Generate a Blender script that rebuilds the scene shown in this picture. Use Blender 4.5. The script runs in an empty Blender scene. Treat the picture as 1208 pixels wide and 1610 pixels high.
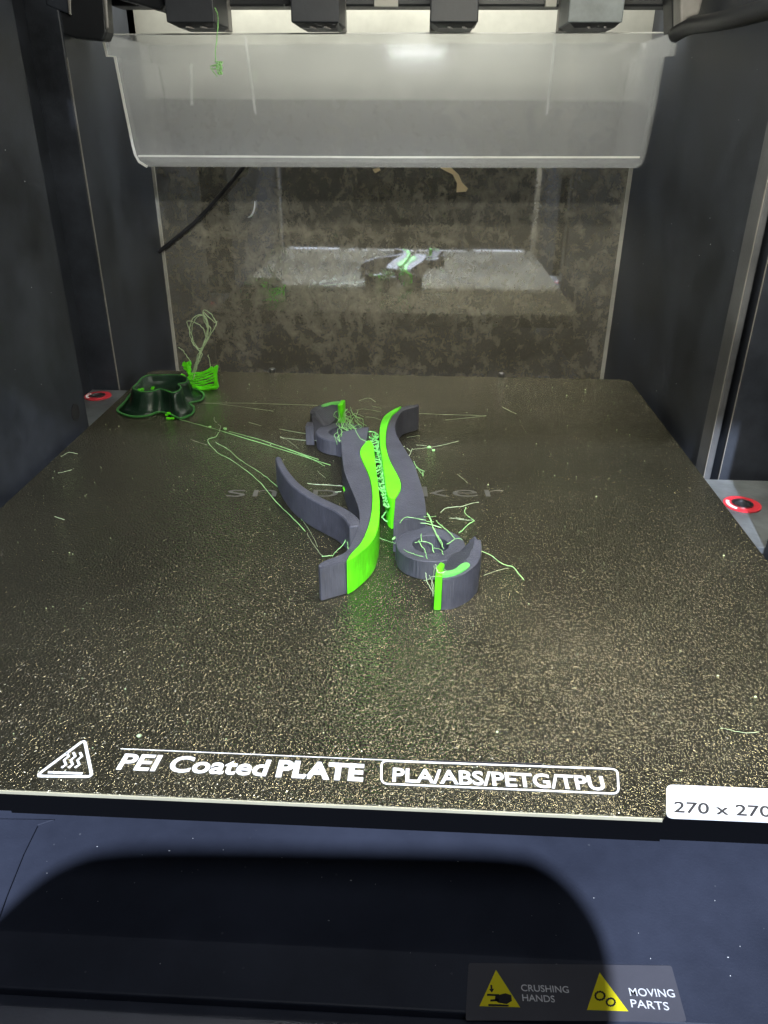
import bpy, bmesh, math, random
from mathutils import Vector, Matrix
random.seed(7)
S = bpy.context.scene
COL = S.collection

# ------------------------------------------------------------------ camera
F_PX, YAW, PITCH, ROLL = 1210.83, -0.04630, 0.47682, 0.00594
CAM = Vector((0.01927, -0.12075, 0.13512))
_f = Vector((math.sin(YAW)*math.cos(PITCH), math.cos(YAW)*math.cos(PITCH), -math.sin(PITCH)))
_r0 = Vector((math.cos(YAW), -math.sin(YAW), 0))
_u0 = _r0.cross(_f)
_r = math.cos(ROLL)*_r0 + math.sin(ROLL)*_u0
_u = -math.sin(ROLL)*_r0 + math.cos(ROLL)*_u0
cam_d = bpy.data.cameras.new('camera')
cam = bpy.data.objects.new('camera', cam_d); COL.objects.link(cam)
m = Matrix((( _r.x, _u.x, -_f.x, CAM.x), (_r.y, _u.y, -_f.y, CAM.y), (_r.z, _u.z, -_f.z, CAM.z), (0, 0, 0, 1)))
cam.matrix_world = m
cam_d.sensor_fit = 'HORIZONTAL'; cam_d.sensor_width = 36
cam_d.lens = F_PX/1208*36
cam_d.clip_start = 0.002; cam_d.clip_end = 50
S.camera = cam

# ------------------------------------------------------------------ world, lights, exposure
S.world = bpy.data.worlds.new('World'); S.world.use_nodes = True
bg = S.world.node_tree.nodes['Background']
bg.inputs[0].default_value = (0.62, 0.66, 0.72, 1); bg.inputs[1].default_value = 0.012
S.view_settings.view_transform = 'Standard'
S.view_settings.look = 'None'
S.view_settings.exposure = 0.0
S.view_settings.gamma = 1.0

def lamp(name, kind, loc, energy, col, target=None, **kw):
    d = bpy.data.lights.new(name, kind); d.energy = energy; d.color = col
    for k, v in kw.items(): setattr(d, k, v)
    o = bpy.data.objects.new(name, d); COL.objects.link(o); o.location = loc
    if target is not None:
        o.rotation_euler = (Vector(target)-Vector(loc)).to_track_quat('-Z', 'Y').to_euler()
    return o
ROOM = (0.02, -0.75, 0.69)
lamp('room_lamp', 'SPOT', ROOM, 112, (0.78, 0.86, 1.0), (0, 0.05, -0.03), shadow_soft_size=0.014, spot_size=math.radians(48), spot_blend=0.3)

lamp('room_fill', 'AREA', (0.25, -0.45, 0.95), 1.5, (0.9, 0.95, 1.0), (0, 0.0, 0), shape='DISK', size=0.35)

# ------------------------------------------------------------------ helpers
def at(px, py, z=0.0):            # where the line of sight through a photo point meets the level z
    d = _f + _r*((px-604)/F_PX) + _u*((805-py)/F_PX)
    t = (z-CAM.z)/d.z
    return CAM + d*t
def aty(px, py, y):               # ... meets the upright plane at depth y
    d = _f + _r*((px-604)/F_PX) + _u*((805-py)/F_PX)
    t = (y-CAM.y)/d.y
    return CAM + d*t
def tag(o, label=None, cat=None, group=None, kind=None):
    if label: o['label'] = label
    if cat: o['category'] = cat
    if group: o['group'] = group
    if kind: o['kind'] = kind
    return o
def empty(name, loc, label, cat, group=None):
    o = bpy.data.objects.new(name, None); COL.objects.link(o); o.location = loc
    o.empty_display_size = 0.01
    return tag(o, label, cat, group)
def link(name, bm, mat, parent=None, smooth=False, bevel=0, sub=0, auto=None):
    me = bpy.data.meshes.new(name)
    bmesh.ops.recalc_face_normals(bm, faces=bm.faces)
    bm.to_mesh(me); bm.free()
    me.materials.append(mat)
    if smooth:
        for p in me.polygons: p.use_smooth = True
    o = bpy.data.objects.new(name, me); COL.objects.link(o)
    if parent is not None:
        o.parent = parent
        q = parent; off = Vector((0, 0, 0))
        while q is not None: off += q.location; q = q.parent
        me.transform(Matrix.Translation(-off))
    if bevel:
        b = o.modifiers.new('bevel', 'BEVEL'); b.width = bevel; b.segments = 2; b.limit_method = 'ANGLE'; b.angle_limit = math.radians(35)
    return o
def struct(name, bm, mat, bevel=0):
    return tag(link(name, bm, mat, bevel=bevel), kind='structure')
def box(bm, x0, x1, y0, y1, z0, z1):
    v = [bm.verts.new((x, y, z)) for z in (z0, z1) for x, y in ((x0, y0), (x1, y0), (x1, y1), (x0, y1))]
    for f in ((3, 2, 1, 0), (4, 5, 6, 7), (0, 1, 5, 4), (1, 2, 6, 5), (2, 3, 7, 6), (3, 0, 4, 7)):
        bm.faces.new([v[i] for i in f])
    return v
def boxes(*bs):
    bm = bmesh.new()
    for b in bs: box(bm, *b)
    return bm
def prism(bm, pts, z0, z1, taper=None):
    """plan outline (x, y) raised from z0 to z1"""
    n = len(pts)
    lo = [bm.verts.new((p[0], p[1], z0)) for p in pts]
    hi = [bm.verts.new((p[0], p[1], z1 if len(p) < 3 else p[2])) for p in (taper or pts)]
    bm.faces.new(lo[::-1]); bm.faces.new(hi)
    for i in range(n):
        j = (i+1) % n
        bm.faces.new((lo[i], lo[j], hi[j], hi[i]))
def prism_y(bm, pts, y0, y1):
    """upright outline (x, z) given depth from y0 to y1"""
    n = len(pts)
    a = [bm.verts.new((p[0], y0, p[1])) for p in pts]
    b = [bm.verts.new((p[0], y1, p[1])) for p in pts]
    bm.faces.new(a); bm.faces.new(b[::-1])
    for i in range(n):
        j = (i+1) % n
        bm.faces.new((a[i], b[i], b[j], a[j]))
def tube(bm, pts, r, n=6, taper=False):
    pts = [Vector(p) for p in pts]
    rings = []
    N = len(pts)
    for i, p in enumerate(pts):
        t = (pts[min(i+1, N-1)]-pts[max(i-1, 0)])
        if t.length < 1e-9: t = Vector((1, 0, 0))
        t.normalize()
        a = t.cross(Vector((0, 0, 1)))
        if a.length < 1e-3: a = t.cross(Vector((0, 1, 0)))
        a.normalize(); b = t.cross(a)
        rr = r[i] if isinstance(r, (list, tuple)) else r
        if taper: rr *= 0.35+0.65*math.sin(math.pi*(i+0.5)/N)
        rings.append([bm.verts.new(p+(a*math.cos(2*math.pi*k/n)+b*math.sin(2*math.pi*k/n))*rr) for k in range(n)])
    for i in range(N-1):
        for k in range(n):
            l = (k+1) % n
            bm.faces.new((rings[i][k], rings[i][l], rings[i+1][l], rings[i+1][k]))
    bm.faces.new(rings[0][::-1]); bm.faces.new(rings[-1])
def smooth_path(pts, k=6, closed=False):
    """Catmull-Rom through the points"""
    P = [Vector(p) for p in pts]; out = []
    n = len(P); rng = range(n if closed else n-1)
    for i in rng:
        if closed: a, b, c, d = P[(i-1) % n], P[i], P[(i+1) % n], P[(i+2) % n]
        else: a, b, c, d = P[max(i-1, 0)], P[i], P[i+1], P[min(i+2, n-1)]
        for s in range(k):
            t = s/k
            out.append(0.5*((2*b)+(c-a)*t+(2*a-5*b+4*c-d)*t*t+(3*b-a-3*c+d)*t**3))
    if not closed: out.append(P[-1])
    return out
def sm2(pts, k=5, closed=False):
    return [(v.x, v.y) for v in smooth_path([(p[0], p[1], 0) for p in pts], k, closed)]

# ------------------------------------------------------------------ materials
def mat(name):
    m = bpy.data.materials.new(name); m.use_nodes = True
    nt = m.node_tree; b = nt.nodes['Principled BSDF']
    return m, nt, b
def N(nt, t, **kw):
    n = nt.nodes.new(t)
    for k, v in kw.items():
        if k.startswith('i_'):
            key = k[2:]; key = int(key) if key.isdigit() else key.replace('_', ' ')
            n.inputs[key].default_value = v
        else: setattr(n, k, v)
    return n
def ramp(nt, src, stops):
    r = nt.nodes.new('ShaderNodeValToRGB')
    els = r.color_ramp.elements
    while len(els) < len(stops): els.new(0.5)
    for e, (p, c) in zip(els, stops):
        e.position = p; e.color = (c[0], c[1], c[2], 1) if not isinstance(c, (int, float)) else (c, c, c, 1)
    nt.links.new(src, r.inputs[0])
    return r.outputs[0]
def coords(nt): return nt.nodes.new('ShaderNodeTexCoord').outputs['Object']
def geo(nt): return nt.nodes.new('ShaderNodeNewGeometry').outputs['Position']
def plastic(name, c, rough=0.5, spec=0.5, noise=900, bump=0.15, smudge=0.12, dust=0.0, dist=0.0002):
    m, nt, b = mat(name); L = nt.links.new
    P = geo(nt)
    n1 = N(nt, 'ShaderNodeTexNoise', i_Scale=noise, i_Detail=3.0); L(P, n1.inputs['Vector'])
    n2 = N(nt, 'ShaderNodeTexNoise', i_Scale=22.0, i_Detail=6.0, i_Roughness=0.65); L(P, n2.inputs['Vector'])
    lo = tuple(x*(1-smudge*1.6) for x in c); hi = tuple(x*(1+smudge*1.8)+smudge*0.006 for x in c)
    colr = ramp(nt, n2.outputs[0], [(0.3, lo), (0.7, hi)])
    if dust:
        v = N(nt, 'ShaderNodeTexVoronoi', i_Scale=330.0); L(P, v.inputs['Vector'])
        n3 = N(nt, 'ShaderNodeTexNoise', i_Scale=60.0, i_Detail=2.0); L(P, n3.inputs['Vector'])
        sp = ramp(nt, v.outputs['Distance'], [(0.0, 1.0), (0.10, 1.0), (0.13, 0.0)])
        gate = ramp(nt, n3.outputs[0], [(0.62, 0.0), (0.66, 1.0)])
        mu = N(nt, 'ShaderNodeMath', operation='MULTIPLY'); L(sp, mu.inputs[0]); L(gate, mu.inputs[1])
        mu2 = N(nt, 'ShaderNodeMath', operation='MULTIPLY'); L(mu.outputs[0], mu2.inputs[0]); mu2.inputs[1].default_value = dust
        mx = N(nt, 'ShaderNodeMix', data_type='RGBA'); L(mu2.outputs[0], mx.inputs[0]); L(colr, mx.inputs[6]); mx.inputs[7].default_value = (0.5, 0.52, 0.55, 1)
        colr = mx.outputs[2]
    L(colr, b.inputs['Base Color'])
    rr = ramp(nt, n2.outputs[0], [(0.3, rough*0.88), (0.72, min(1, rough*1.15))]); L(rr, b.inputs['Roughness'])
    b.inputs['Specular IOR Level'].default_value = spec
    bp = N(nt, 'ShaderNodeBump', i_Strength=bump, i_Distance=dist); L(n1.outputs[0], bp.inputs['Height']); L(bp.outputs[0], b.inputs['Normal'])
    return m
M = {}
M['wall'] = plastic('black_moulded_plastic', (0.024, 0.028, 0.038), 0.5, 0.35, 1600, 0.25, 0.4, 0.0)
M['sill'] = plastic('dark_navy_plastic', (0.034, 0.040, 0.064), 0.55, 0.35, 1500, 0.25, 0.16, 0.12)
M['black'] = plastic('black_plastic', (0.012, 0.013, 0.016), 0.45, 0.4, 1200, 0.2)
M['post'] = plastic('grey_black_post', (0.075, 0.078, 0.085), 0.4, 0.5, 900, 0.3, 0.35)  # somewhat paler than the wall plastic
M['matt'] = plastic('matt_black', (0.0030, 0.0033, 0.0045), 0.9, 0.03, 1200, 0.2, 0.0)
M['head'] = plastic('toolhead_plastic', (0.022, 0.024, 0.03), 0.5, 0.4, 900, 0.2, 0.3)
M['head_lit'] = plastic('toolhead_lit_tone', (0.16, 0.18, 0.19), 0.5, 0.4, 700, 0.2, 0.35)  # paler copy of the toolhead plastic; the lit face is put into colour
M['trim'] = plastic('pale_trim_and_lit_edge', (0.42, 0.41, 0.37), 0.5, 0.4, 700, 0.2, 0.2)
M['edge'] = plastic('pale_edge', (0.20, 0.19, 0.18), 0.4, 0.5, 900, 0.3, 0.3)  # paler grey for edge strips, columns and ribs
M['upper'] = plastic('lit_tone_rear_wall', (0.56, 0.55, 0.49), 0.6, 0.3, 300, 0.1, 0.12)
M['white'] = plastic('white_print', (0.86, 0.87, 0.90), 0.6, 0.2, 2500, 0.5, 0.03, dist=0.0001)
M['label'] = plastic('white_label_film', (0.80, 0.82, 0.85), 0.35, 0.5, 1200, 0.1, 0.03)
M['ink'] = plastic('dark_ink', (0.025, 0.025, 0.03), 0.5, 0.3)
M['sticker'] = plastic('grey_sticker_film', (0.085, 0.085, 0.105), 0.35, 0.5, 500, 0.05, 0.1)
M['yellow'] = plastic('yellow_sign', (0.82, 0.72, 0.02), 0.5, 0.3, 900, 0.1, 0.05)
M['sticktext'] = plastic('white_sticker_print', (0.72, 0.73, 0.78), 0.5, 0.3, 900, 0.05, 0.05)
M['red'] = plastic('red_washer', (0.62, 0.04, 0.06), 0.35, 0.5, 900, 0.1, 0.08)
M['steel'] = plastic('steel', (0.45, 0.45, 0.47), 0.3, 0.5, 900, 0.1, 0.1)
M['steel'].node_tree.nodes['Principled BSDF'].inputs['Metallic'].default_value = 1
M['beige'] = plastic('beige_flake', (0.72, 0.58, 0.36), 0.7, 0.2)
M['bracket'] = plastic('scuffed_bracket', (0.10, 0.11, 0.12), 0.4, 0.5, 500, 0.4, 0.5)

def filament(name, c, rough, layer=1.0, noise=0.35, trans=0.0, line_axis='z'):
    m, nt, b = mat(name); L = nt.links.new
    P = geo(nt)
    # extruded layers: fine horizontal lines on upright faces, plus the extruder's path on the flats
    sep = N(nt, 'ShaderNodeSeparateXYZ'); L(P, sep.inputs[0])
    w = N(nt, 'ShaderNodeMath', operation='MULTIPLY'); L(sep.outputs['Z'], w.inputs[0]); w.inputs[1].default_value = 2*math.pi/0.0004
    sn = N(nt, 'ShaderNodeMath', operation='SINE'); L(w.outputs[0], sn.inputs[0])
    mp = N(nt, 'ShaderNodeMapping'); mp.inputs['Scale'].default_value = (1900, 1900, 150); L(P, mp.inputs[0])
    n1 = N(nt, 'ShaderNodeTexNoise', i_Scale=1.0, i_Detail=2.0); L(mp.outputs[0], n1.inputs['Vector'])
    n2 = N(nt, 'ShaderNodeTexNoise', i_Scale=120.0, i_Detail=4.0); L(P, n2.inputs['Vector'])
    L(ramp(nt, n2.outputs[0], [(0.3, tuple(x*0.78 for x in c)), (0.7, tuple(min(1, x*1.22) for x in c))]), b.inputs['Base Color'])
    gr_ = ramp(nt, n1.outputs[0], [(0.25, 0.78), (0.75, 1.22)])
    cm = N(nt, 'ShaderNodeMix', data_type='RGBA', blend_type='MULTIPLY'); cm.inputs[0].default_value = 0.8 if not trans else 0.0
    L(b.inputs['Base Color'].links[0].from_socket, cm.inputs[6]); L(gr_, cm.inputs[7]); L(cm.outputs[2], b.inputs['Base Color'])
    add = N(nt, 'ShaderNodeMath', operation='MULTIPLY_ADD'); L(sn.outputs[0], add.inputs[0]); add.inputs[1].default_value = 0.12*layer; L(n1.outputs[0], add.inputs[2])
    bp = N(nt, 'ShaderNodeBump', i_Strength=noise, i_Distance=0.00025); L(add.outputs[0], bp.inputs['Height']); L(bp.outputs[0], b.inputs['Normal'])
    b.inputs['Roughness'].default_value = rough
    b.inputs['Specular IOR Level'].default_value = 0.4
    if trans: 
        b.inputs['Subsurface Weight'].default_value = trans
        b.inputs['Subsurface Radius'].default_value = (0.0004, 0.0015, 0.0003)
        b.inputs['Subsurface Scale'].default_value = 1.0
    return m
M['grey_pla'] = filament('grey_filament', (0.060, 0.062, 0.080), 0.46, noise=1.0, layer=3.0)
M['green_pla'] = filament('green_filament', (0.12, 0.76, 0.010), 0.42, noise=0.3)
M['dark_green'] = filament('dark_green_filament', (0.010, 0.028, 0.016), 0.28, noise=0.6)
M['mid_green'] = filament('mid_green_filament', (0.05, 0.20, 0.05), 0.4, noise=0.5)
M['ladder_green'] = filament('stringy_green', (0.20, 0.62, 0.16), 0.35)
M['patch_green'] = filament('pale_green_layer', (0.13, 0.52, 0.10), 0.45)
M['skirt'] = filament('thin_green_skirt', (0.022, 0.085, 0.03), 0.35, noise=0.5)
M['strand'] = filament('pale_green_strand', (0.30, 0.62, 0.22), 0.35)
M['strand_pale'] = filament('whitish_green_strand', (0.42, 0.55, 0.33), 0.3)

def pei():
    m, nt, b = mat('textured_gold_powder_coat'); L = nt.links.new
    P = geo(nt)
    n1 = N(nt, 'ShaderNodeTexNoise', i_Scale=1500.0, i_Detail=1.5, i_Roughness=0.5); L(P, n1.inputs['Vector'])
    v = N(nt, 'ShaderNodeTexVoronoi', i_Scale=1500.0, feature='SMOOTH_F1'); L(P, v.inputs['Vector'])
    nb = N(nt, 'ShaderNodeTexNoise', i_Scale=14.0, i_Detail=7.0); L(P, nb.inputs['Vector'])
    h = N(nt, 'ShaderNodeMath', operation='MULTIPLY_ADD'); L(v.outputs['Distance'], h.inputs[0]); h.inputs[1].default_value = -0.5; L(n1.outputs[0], h.inputs[2])
    bp = N(nt, 'ShaderNodeBump', i_Strength=1.0, i_Distance=0.0006); L(h.outputs[0], bp.inputs['Height'])
    # every grain of the powder coat is a small facet with its own tilt
    vf = N(nt, 'ShaderNodeTexVoronoi', i_Scale=1900.0); L(P, vf.inputs['Vector'])
    sb = N(nt, 'ShaderNodeVectorMath', operation='SUBTRACT'); L(vf.outputs['Color'], sb.inputs[0]); sb.inputs[1].default_value = (0.5, 0.5, 0.5)
    sc = N(nt, 'ShaderNodeVectorMath', operation='SCALE'); L(sb.outputs[0], sc.inputs[0]); sc.inputs['Scale'].default_value = 0.39
    ad = N(nt, 'ShaderNodeVectorMath', operation='ADD'); L(bp.outputs[0], ad.inputs[0]); L(sc.outputs[0], ad.inputs[1])
    nm = N(nt, 'ShaderNodeVectorMath', operation='NORMALIZE'); L(ad.outputs[0], nm.inputs[0]); L(nm.outputs[0], b.inputs['Normal'])
    c1 = ramp(nt, nb.outputs[0], [(0.3, (0.105, 0.098, 0.070)), (0.7, (0.165, 0.153, 0.108))])
    L(c1, b.inputs['Base Color'])
    L(ramp(nt, nb.outputs[0], [(0.3, 0.11), (0.7, 0.21)]), b.inputs['Roughness'])
    b.inputs['Metallic'].default_value = 0.86
    b.inputs['Coat Weight'].default_value = 0.35; b.inputs['Coat Roughness'].default_value = 0.16; L(bp.outputs[0], b.inputs['Coat Normal'])
    b.inputs['Specular IOR Level'].default_value = 0.6
    b.inputs['Specular Tint'].default_value = (1.0, 0.93, 0.72, 1)
    return m
M['pei'] = pei()
M['goldedge'] = plastic('bare_gold_edge', (0.42, 0.40, 0.30), 0.4, 0.5, 900, 0.2, 0.1)
M['etched'] = plastic('etched_gloss', (0.07, 0.068, 0.056), 0.6, 0.3, 1800, 0.3, 0.1)

def rear_panel():
    m, nt, b = mat('mottled_glossy_rear_panel'); L = nt.links.new
    P = geo(nt)
    n1 = N(nt, 'ShaderNodeTexNoise', i_Scale=16.0, i_Detail=12.0, i_Roughness=0.68, i_Distortion=0.5); L(P, n1.inputs['Vector'])
    mpv = N(nt, 'ShaderNodeMapping'); mpv.inputs['Scale'].default_value = (1.0, 1.0, 0.85); L(P, mpv.inputs[0])
    n2 = N(nt, 'ShaderNodeTexNoise', i_Scale=150.0, i_Detail=8.0, i_Roughness=0.75, i_Distortion=0.4); L(mpv.outputs[0], n2.inputs['Vector'])
    mx = N(nt, 'ShaderNodeMath', operation='MULTIPLY_ADD'); L(n2.outputs[0], mx.inputs[0]); mx.inputs[1].default_value = 0.5; L(n1.outputs[0], mx.inputs[2])
    c = ramp(nt, mx.outputs[0], [(0.54, (0.13, 0.121, 0.094)), (0.76, (0.225, 0.210, 0.166)), (1.0, (0.42, 0.395, 0.32))])  # mottle holds real dirt and the brownish reflected room, put into the colour
    L(c, b.inputs['Base Color'])
    b.inputs['Roughness'].default_value = 0.6
    b.inputs['Specular IOR Level'].default_value = 0.2
    bp = N(nt, 'ShaderNodeBump', i_Strength=0.3, i_Distance=0.0004); L(n2.outputs[0], bp.inputs['Height']); L(bp.outputs[0], b.inputs['Normal'])
    g = N(nt, 'ShaderNodeBsdfGlossy'); g.inputs['Color'].default_value = (0.93, 0.95, 1.0, 1); g.inputs['Roughness'].default_value = 0.03
    mix = N(nt, 'ShaderNodeMixShader')
    fac = ramp(nt, n2.outputs[0], [(0.38, 0.52), (0.62, 0.30)]); L(fac, mix.inputs[0])
    L(b.outputs[0], mix.inputs[1]); L(g.outputs[0], mix.inputs[2])
    L(mix.outputs[0], nt.nodes['Material Output'].inputs['Surface'])
    return m
M['rear'] = rear_panel()

def frosted():
    m, nt, b = mat('frosted_clear_plastic'); L = nt.links.new
    P = geo(nt)
    n1 = N(nt, 'ShaderNodeTexNoise', i_Scale=30.0, i_Detail=6.0); L(P, n1.inputs['Vector'])
    n2 = N(nt, 'ShaderNodeTexNoise', i_Scale=900.0, i_Detail=2.0); L(P, n2.inputs['Vector'])
    b.inputs['Base Color'].default_value = (0.90, 0.91, 0.92, 1)
    b.inputs['Transmission Weight'].default_value = 1.0
    b.inputs['IOR'].default_value = 1.14
    L(ramp(nt, n1.outputs[0], [(0.2, 0.13), (0.8, 0.18)]), b.inputs['Roughness'])
    bp = N(nt, 'ShaderNodeBump', i_Strength=0.2, i_Distance=0.0003); L(n2.outputs[0], bp.inputs['Height']); L(bp.outputs[0], b.inputs['Normal'])
    d = N(nt, 'ShaderNodeBsdfTranslucent'); d.inputs[0].default_value = (0.8, 0.8, 0.8, 1)
    df = N(nt, 'ShaderNodeBsdfDiffuse'); df.inputs[0].default_value = (0.75, 0.76, 0.78, 1)
    m1 = N(nt, 'ShaderNodeMixShader'); m1.inputs[0].default_value = 0.5; L(d.outputs[0], m1.inputs[1]); L(df.outputs[0], m1.inputs[2])
    m2 = N(nt, 'ShaderNodeMixShader'); m2.inputs[0].default_value = 0.12; L(b.outputs[0], m2.inputs[1]); L(m1.outputs[0], m2.inputs[2])
    g = N(nt, 'ShaderNodeBsdfGlossy'); g.inputs['Color'].default_value = (1, 1, 1, 1); g.inputs['Roughness'].default_value = 0.09
    m3 = N(nt, 'ShaderNodeMixShader'); m3.inputs[0].default_value = 0.06; L(m2.outputs[0], m3.inputs[1]); L(g.outputs[0], m3.inputs[2])
    L(m3.outputs[0], nt.nodes['Material Output'].inputs['Surface'])
    return m
M['frost'] = frosted()

def emit(name, c, s):
    m, nt, b = mat(name)
    b.inputs['Base Color'].default_value = (0.8, 0.8, 0.8, 1)
    b.inputs['Emission Color'].default_value = (*c, 1); b.inputs['Emission Strength'].default_value = s
    return m
M['led'] = emit('led_diffuser', (1.0, 0.95, 0.78), 160)

M['led_small'] = emit('highlight_lamp_window', (0.9, 0.95, 1.0), 12)

# ------------------------------------------------------------------ the printer's chamber (the setting)
BY = 0.3943          # front face of the rear wall
FZ = -0.05           # chamber floor
struct('floor', boxes((-0.22, 0.22, -0.0145, 0.42, FZ-0.01, FZ)), M['sill'], 0.0005)
struct('front_sill', boxes((-0.22, 0.22, -0.0178, -0.0146, FZ-0.012, FZ-0.0022), (-0.22, 0.22, -0.0225, -0.0179, FZ-0.012, FZ-0.0008), (-0.22, 0.22, -0.09, -0.0226, FZ-0.02, FZ-0.006)), M['sill'], 0.0004)
bm = bmesh.new(); prism(bm, [tuple(at(*q, FZ)[:2]) for q in ((86, 1291), (60, 1300), (38, 1345), (12, 1410), (-20, 1500), (-150, 1500), (-150, 1288))], FZ, FZ+0.0007)
struct('floor_step', bm, M['sill'], 0.0002)
# rear wall: mottled glossy window below; above, paler colour stands in for stronger light
XL, XR = -0.1483, 0.1423
struct('rear_panel', boxes((XL, XR, BY, BY+0.004, FZ, 0.1426)), M['rear'])
struct('rear_wall_upper', boxes((-0.150, 0.1455, BY, BY+0.004, 0.1428, 0.26)), M['upper'])
struct('rear_wall_column', boxes((-0.165, -0.1502, BY-0.012, BY+0.004, 0.12, 0.26), (0.1457, 0.165, BY-0.012, BY+0.004, 0.12, 0.26)), M['edge'], 0.001)
struct('rear_lit_edge', boxes((XL-0.0019, XL-0.0001, BY-0.001, BY+0.003, FZ, 0.1279), (XR+0.0001, XR+0.0023, BY-0.001, BY+0.003, FZ, 0.1279)), M['trim'])  # pale strips; the light on the wall ends is put into their colour
# left side
struct('wall_left', boxes((-0.30, -0.143, -0.03, 0.2295, FZ, 0.30), (-0.30, -0.166, 0.2296, 0.29, FZ, 0.30), (-0.30, -0.1502, 0.2901, 0.42, FZ, 0.30)), M['wall'], 0.0008)
struct('wall_left_edge', boxes((-0.1501, -0.1496, 0.2896, 0.2903, FZ, 0.158)), M['edge'])
# right side
struct('wall_right', boxes((0.146, 0.30, -0.03, 0.128, FZ, 0.30), (0.20, 0.30, 0.1281, 0.42, FZ, 0.30), (0.1512, 0.1999, 0.192, 0.42, FZ, 0.30), (0.1446, 0.1510, 0.2005, 0.42, FZ, 0.30)), M['wall'], 0.0008)
struct('wall_right_post', boxes((0.1432, 0.1462, 0.188, 0.2003, FZ, 0.30)), M['post'], 0.0008)
struct('wall_right_edge_highlight', boxes((0.14290, 0.14315, 0.1876, 0.1884, FZ, 0.30), (0.15095, 0.15120, 0.1915, 0.1922, FZ, 0.30)), M['edge'])  # thin paler strips draw the edge highlights in colour
# top, header over the doorway, front frame
struct('ceiling', boxes((-0.30, 0.30, -0.02, 0.42, 0.301, 0.31)), M['wall'])
struct('door_header', boxes((-0.30, 0.30, -0.035, -0.0205, 0.1795, 0.30)), M['wall'])
struct('door_frame_trim', boxes((-0.1429, -0.1405, -0.006, 0.0, FZ, 0.24), (0.1405, 0.1449, -0.006, 0.0, FZ, 0.24)), M['trim'])
struct('back_cover', boxes((-0.30, 0.30, BY+0.0045, BY+0.03, FZ-0.01, 0.31)), M['black'])

# ------------------------------------------------------------------ lamp bar inside the header (gives the chamber light)
lb = empty('light_bar', (0.09, 0.08, 0.235), 'slim white light bar under the front header, lighting the chamber', 'lamp')
link('lamp_housing', boxes((0.035, 0.135, 0.072, 0.088, 0.2375, 0.245)), M['black'], lb)
link('lamp_diffuser', boxes((0.037, 0.133, 0.074, 0.086, 0.2335, 0.2374)), M['led'], lb)
sl = empty('highlight_lamp', (0.009, -0.012, 0.183), 'small added lamp inside the header, unseen, giving the bin its highlight', 'lamp')  # added lamp, there only to be mirrored as the bin's highlight
link('highlight_housing', boxes((-0.022, 0.040, -0.020, -0.0112, 0.1805, 0.1875)), M['black'], sl)
link('highlight_window', boxes((-0.015, 0.033, -0.0111, -0.0104, 0.1815, 0.1850)), M['led_small'], sl)
lr = empty('rear_fill_strip', (0, 0.365, 0.245), 'added unseen light strip above the bin, brightening the rear wall', 'lamp')  # added light over the bin, brightening the upper wall and the bin
link('fill_strip_housing', boxes((-0.13, 0.13, 0.345, 0.393, 0.2475, 0.255)), M['black'], lr)
lamp('fill_strip_glow', 'AREA', (0, 0.370, 0.247), 0.52, (1.0, 1.0, 0.90), (0, 0.374, 0.0), shape='RECTANGLE', size=0.25, size_y=0.04)
lo = lamp('lamp_glow', 'AREA', (0.02, 0.0, 0.217), 0.34, (1.0, 1.0, 0.90), (0.01, 0.39, 0.165), shape='RECTANGLE', size=0.048, size_y=0.006)

# ------------------------------------------------------------------ heated bed and print sheet
bed = empty('heated_bed', (0, 0.157, -0.006), 'black heated bed with red ringed screw holes beneath the textured sheet', 'heated bed')
link('bed_slab', boxes((-0.0735, 0.0765, 0.0030, 0.312, -0.0110, -0.0012), (-0.138, -0.07351, 0.0031, 0.312, -0.0105, -0.0012), (0.07651, 0.138, 0.0031, 0.312, -0.0105, -0.0012)), M['matt'], bed)
link('bed_carriage', boxes((-0.10, 0.10, 0.06, 0.26, -0.02, -0.0112)), M['black'], bed, bevel=0.001)
def ring(bm, cx, cy, r0, r1, z0, z1, n=40):
    a = [[bm.verts.new((cx+r*math.cos(2*math.pi*i/n), cy+r*math.sin(2*math.pi*i/n), z)) for i in range(n)] for r, z in ((r0, z0), (r1, z0), (r1, z1), (r0, z1))]
    for k in range(4):
        A, Bq = a[k], a[(k+1) % 4]
        for i in range(n):
            j = (i+1) % n
            bm.faces.new((A[i], A[j], Bq[j], Bq[i]))
def disc(bm, cx, cy, r, z0, z1, n=32):
    prism(bm, [(cx+r*math.cos(2*math.pi*i/n), cy+r*math.sin(2*math.pi*i/n)) for i in range(n)], z0, z1)
ZB = -0.004
for (x0, x1, y0, y1, cx, cy) in ((0.1385, 0.199, 0.1285, 0.1875, 0.1505, 0.1628), (-0.1655, -0.1385, 0.232, 0.2895, -0.1575, 0.2775)):
    br = link('corner_bracket', boxes((x0, x1, y0, y1, ZB-0.003, ZB)), M['bracket'], bed, bevel=0.0004)
    bm = bmesh.new(); ring(bm, cx, cy, 0.0042, 0.0072, ZB+0.0001, ZB+0.0006); link('ring_washer', bm, M['red'], br, smooth=False)
    bm = bmesh.new(); ring(bm, cx, cy, 0.0033, 0.0041, ZB+0.0001, ZB+0.0010); link('screw_socket', bm, M['steel'], br)
    bm = bmesh.new(); disc(bm, cx, cy, 0.0032, ZB+0.0001, ZB+0.0003); link('socket_hole', bm, M['ink'], br)
    bm = bmesh.new()
    arc = [(cx+0.0063*math.cos(a), cy+0.0063*math.sin(a)) for a in [math.radians(150+10*i) for i in range(9)]]
    arc += [(cx+0.0050*math.cos(a), cy+0.0050*math.sin(a)) for a in [math.radians(230-10*i) for i in range(9)]]
    prism(bm, arc, ZB+0.0006, ZB+0.0008); link('arrow_mark', bm, M['white'], br)
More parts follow.
